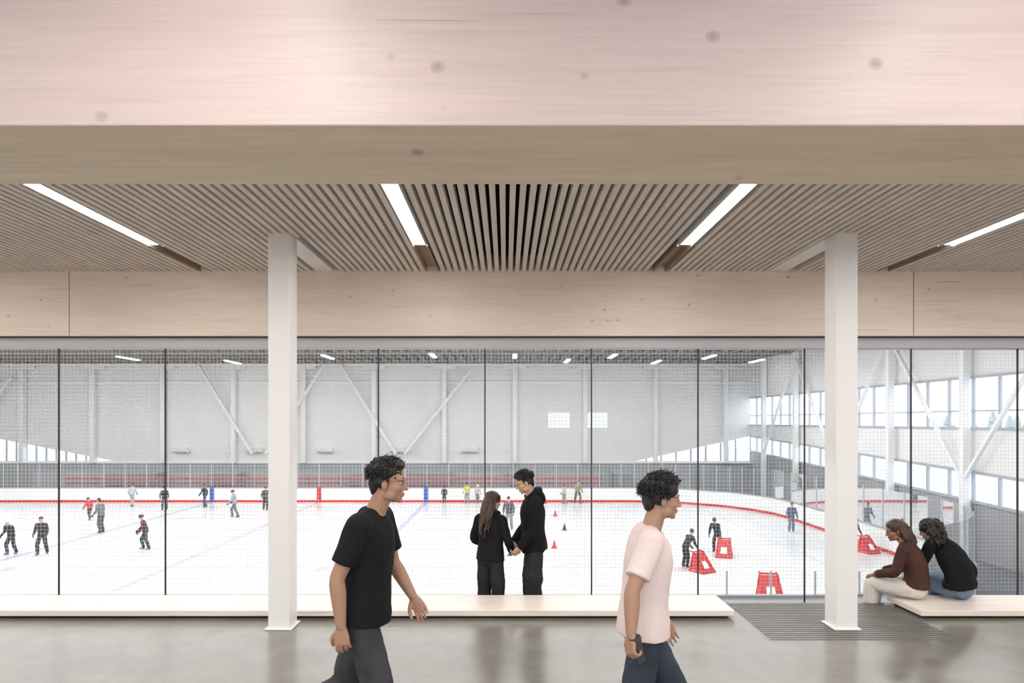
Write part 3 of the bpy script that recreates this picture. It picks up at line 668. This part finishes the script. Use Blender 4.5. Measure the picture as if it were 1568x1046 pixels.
# seated woman, brown top
J=pose_std(); J.update(hip=(0,0,.12),waist=(0,-.01,.27),chest=(0,.04,.44),shl=(0,.09,.565),neck=(0,.125,.62),head=(0,.20,.735),yaw=.55,pitch=-.25,
 sR=(.155,.09,.55),sL=(-.155,.09,.55),eR=(.21,.14,.30),wR=(.13,.34,.24),eL=(-.21,.16,.30),wL=(-.12,.36,.24),
 hR=(.09,.02,.105),kR=(.10,.42,.12),aR=(.10,.46,-.40),tR=(.11,.60,-.49),hL=(-.09,.02,.105),kL=(-.10,.42,.12),aL=(-.10,.44,-.40),tL=(-.11,.58,-.49),nR=(0,0,-1),nL=(0,0,-1))
figure('seated_woman',(4.20,7.0,.085),math.radians(50),J,.92,SK3,'longsleeve',BRN,(PWH,1.1),HBR,'long',dict(length=.24,seed=14,back=.12),female=1,hem=-.35)
# seated person, black hoodie
J=pose_std(); J.update(hip=(0,0,.12),waist=(-.02,-.01,.27),chest=(-.07,.03,.43),shl=(-.13,.08,.55),neck=(-.165,.11,.60),head=(-.225,.17,.725),yaw=.5,pitch=-.35,roll=-.2,
 sR=(.02,.08,.50),sL=(-.29,.09,.58),eR=(.19,.03,.30),wR=(.24,.08,.10),eL=(-.30,.20,.34),wL=(-.15,.36,.26),
 hR=(.09,.02,.105),kR=(.14,.42,.12),aR=(.14,.46,-.40),tR=(.15,.60,-.49),hL=(-.09,.02,.105),kL=(-.10,.42,.12),aL=(-.10,.46,-.40),tL=(-.11,.60,-.49),nR=(0,0,-1),nL=(0,0,-1),dR=(.2,.9,-.1))
figure('seated_woman',(4.64,6.98,.085),math.radians(14),J,.95,SK2,'hoodie',HD,(PJB,1.12),HB,'long',dict(length=.16,seed=21,curly=1,rad=.018,amp=.012,back=.08),female=1,wide=1.1,hem=-.45)

cl={}
def cm(c):
    if c not in cl: cl[c]=pr('skater_cloth_%d'%len(cl),c,.85)
    return cl[c]
SKT=[(-21.3,29.4,170,(.03,.03,.035),(.04,.04,.05),1.6,'helmet'),(-19.9,29.3,190,(.05,.04,.045),(.04,.04,.05),1.72,'cap'),
(-24.2,39.7,60,(.5,.05,.06),(.05,.05,.06),1.35,'helmet'),(-20.8,35.1,80,(.16,.16,.18),(.10,.10,.11),1.85,'cap'),
(-25.2,46,0,(.45,.47,.5),(.35,.35,.37),1.6,'helmet'),(-16.1,30.5,120,(.10,.03,.04),(.05,.05,.06),1.65,'helmet'),
(-22,44,200,(.05,.05,.06),(.1,.1,.12),1.6,'cap'),(-20,45.4,150,(.03,.03,.05),(.05,.08,.2),1.65,'helmet'),
(-16.2,40.8,90,(.3,.32,.36),(.12,.13,.17),1.7,'helmet'),(-15.5,44,10,(.06,.06,.07),(.05,.05,.06),1.6,'cap'),
(-4.3,47.8,180,(.05,.05,.06),(.06,.06,.07),1.25,'helmet'),(-2.7,47.7,160,(.6,.55,.12),(.25,.26,.3),1.5,'cap'),(-2.0,47.6,200,(.5,.5,.5),(.2,.2,.22),1.4,'helmet'),
(.17,36,170,(.10,.10,.12),(.28,.29,.32),1.85,'cap'),(4.1,47.4,100,(.5,.48,.4),(.3,.28,.25),1.4,'helmet'),(5.0,47.6,200,(.3,.3,.18),(.12,.12,.12),1.7,'cap'),
(7.05,26.8,-60,(.03,.03,.035),(.03,.03,.035),1.55,'helmet'),(9.3,30.0,140,(.03,.035,.04),(.05,.05,.06),1.6,'helmet'),(14.8,35.4,170,(.12,.15,.22),(.2,.22,.28),1.6,'cap'),(15.6,30.9,-160,(.25,.05,.05),(.05,.05,.06),1.45,'helmet')]
for i,(x,y,hd,tc_,pc_,h,ht) in enumerate(SKT):
    rd=random.Random(i); J=pose_std(); ln=rd.uniform(.04,.12); st=rd.uniform(-.18,.18)
    aid=i in (16,17,19)
    if aid: ln=.22
    J.update(waist=(0,ln*.3,1.06),chest=(0,ln*.9,1.25),shl=(0,ln*1.3,1.37),neck=(0,ln*1.5,1.43),head=(0,ln*1.5+.05,1.58),
      sR=(.175,ln*1.3,1.37),sL=(-.175,ln*1.3,1.37),eR=(.25,ln+.02,1.12),eL=(-.25,ln-.02+st*.4,1.12),wR=(.24,ln+.2,.95),wL=(-.27,ln+.15+st*.5,.93),
      kR=(.11,.08+st,.50),aR=(.12,-.03+st*1.3,.13),tR=(.14,.12+st*1.3,.09),kL=(-.11,.08-st,.50),aL=(-.12,-.04-st*1.3,.13),tL=(-.14,.11-st*1.3,.09),pitch=-.1)
    if aid: J.update(wR=(.2,.52,.90),wL=(-.2,.52,.90),eR=(.24,.34,1.08),eL=(-.24,.34,1.08),pitch=-.4)
    figure('ice_skater',(x,y,ICE+.006),math.radians(hd),J,h/1.75,SK1,'hoodie',cm(tc_),(cm(pc_),1.1),M['dark'] if (ht=='helmet' and i%3) else (HB if ht=='cap' else M['boards']),ht,{},vox=.012,cvox=.018,face=False,hood=False,wr=.01,gloves=M['dark'],beanie=1)

# ---------------------------------------------------------------- world & camera
w=bpy.data.worlds.new('sky'); scn.world=w; w.use_nodes=True; nt=w.node_tree; bg=nt.nodes['Background']
tc=nt.nodes.new('ShaderNodeTexCoord'); sp=nt.nodes.new('ShaderNodeSeparateXYZ'); nt.links.new(tc.outputs['Generated'],sp.inputs[0])
r=nt.nodes.new('ShaderNodeValToRGB'); r.color_ramp.elements[0].position=0; r.color_ramp.elements[0].color=(.97,.97,.98,1); r.color_ramp.elements[1].position=.7; r.color_ramp.elements[1].color=(.74,.84,1,1)
nt.links.new(sp.outputs['Z'],r.inputs['Fac']); nt.links.new(r.outputs[0],bg.inputs[0]); bg.inputs[1].default_value=2.9
cd=bpy.data.cameras.new('camera'); cam=bpy.data.objects.new('camera',cd); COL.objects.link(cam)
cd.sensor_width=36; cd.lens=24; cd.shift_x=.006; cd.shift_y=.0778; cd.clip_end=500
cam.location=(0,0,1.9); cam.rotation_euler=(math.radians(90),0,0); scn.camera=cam
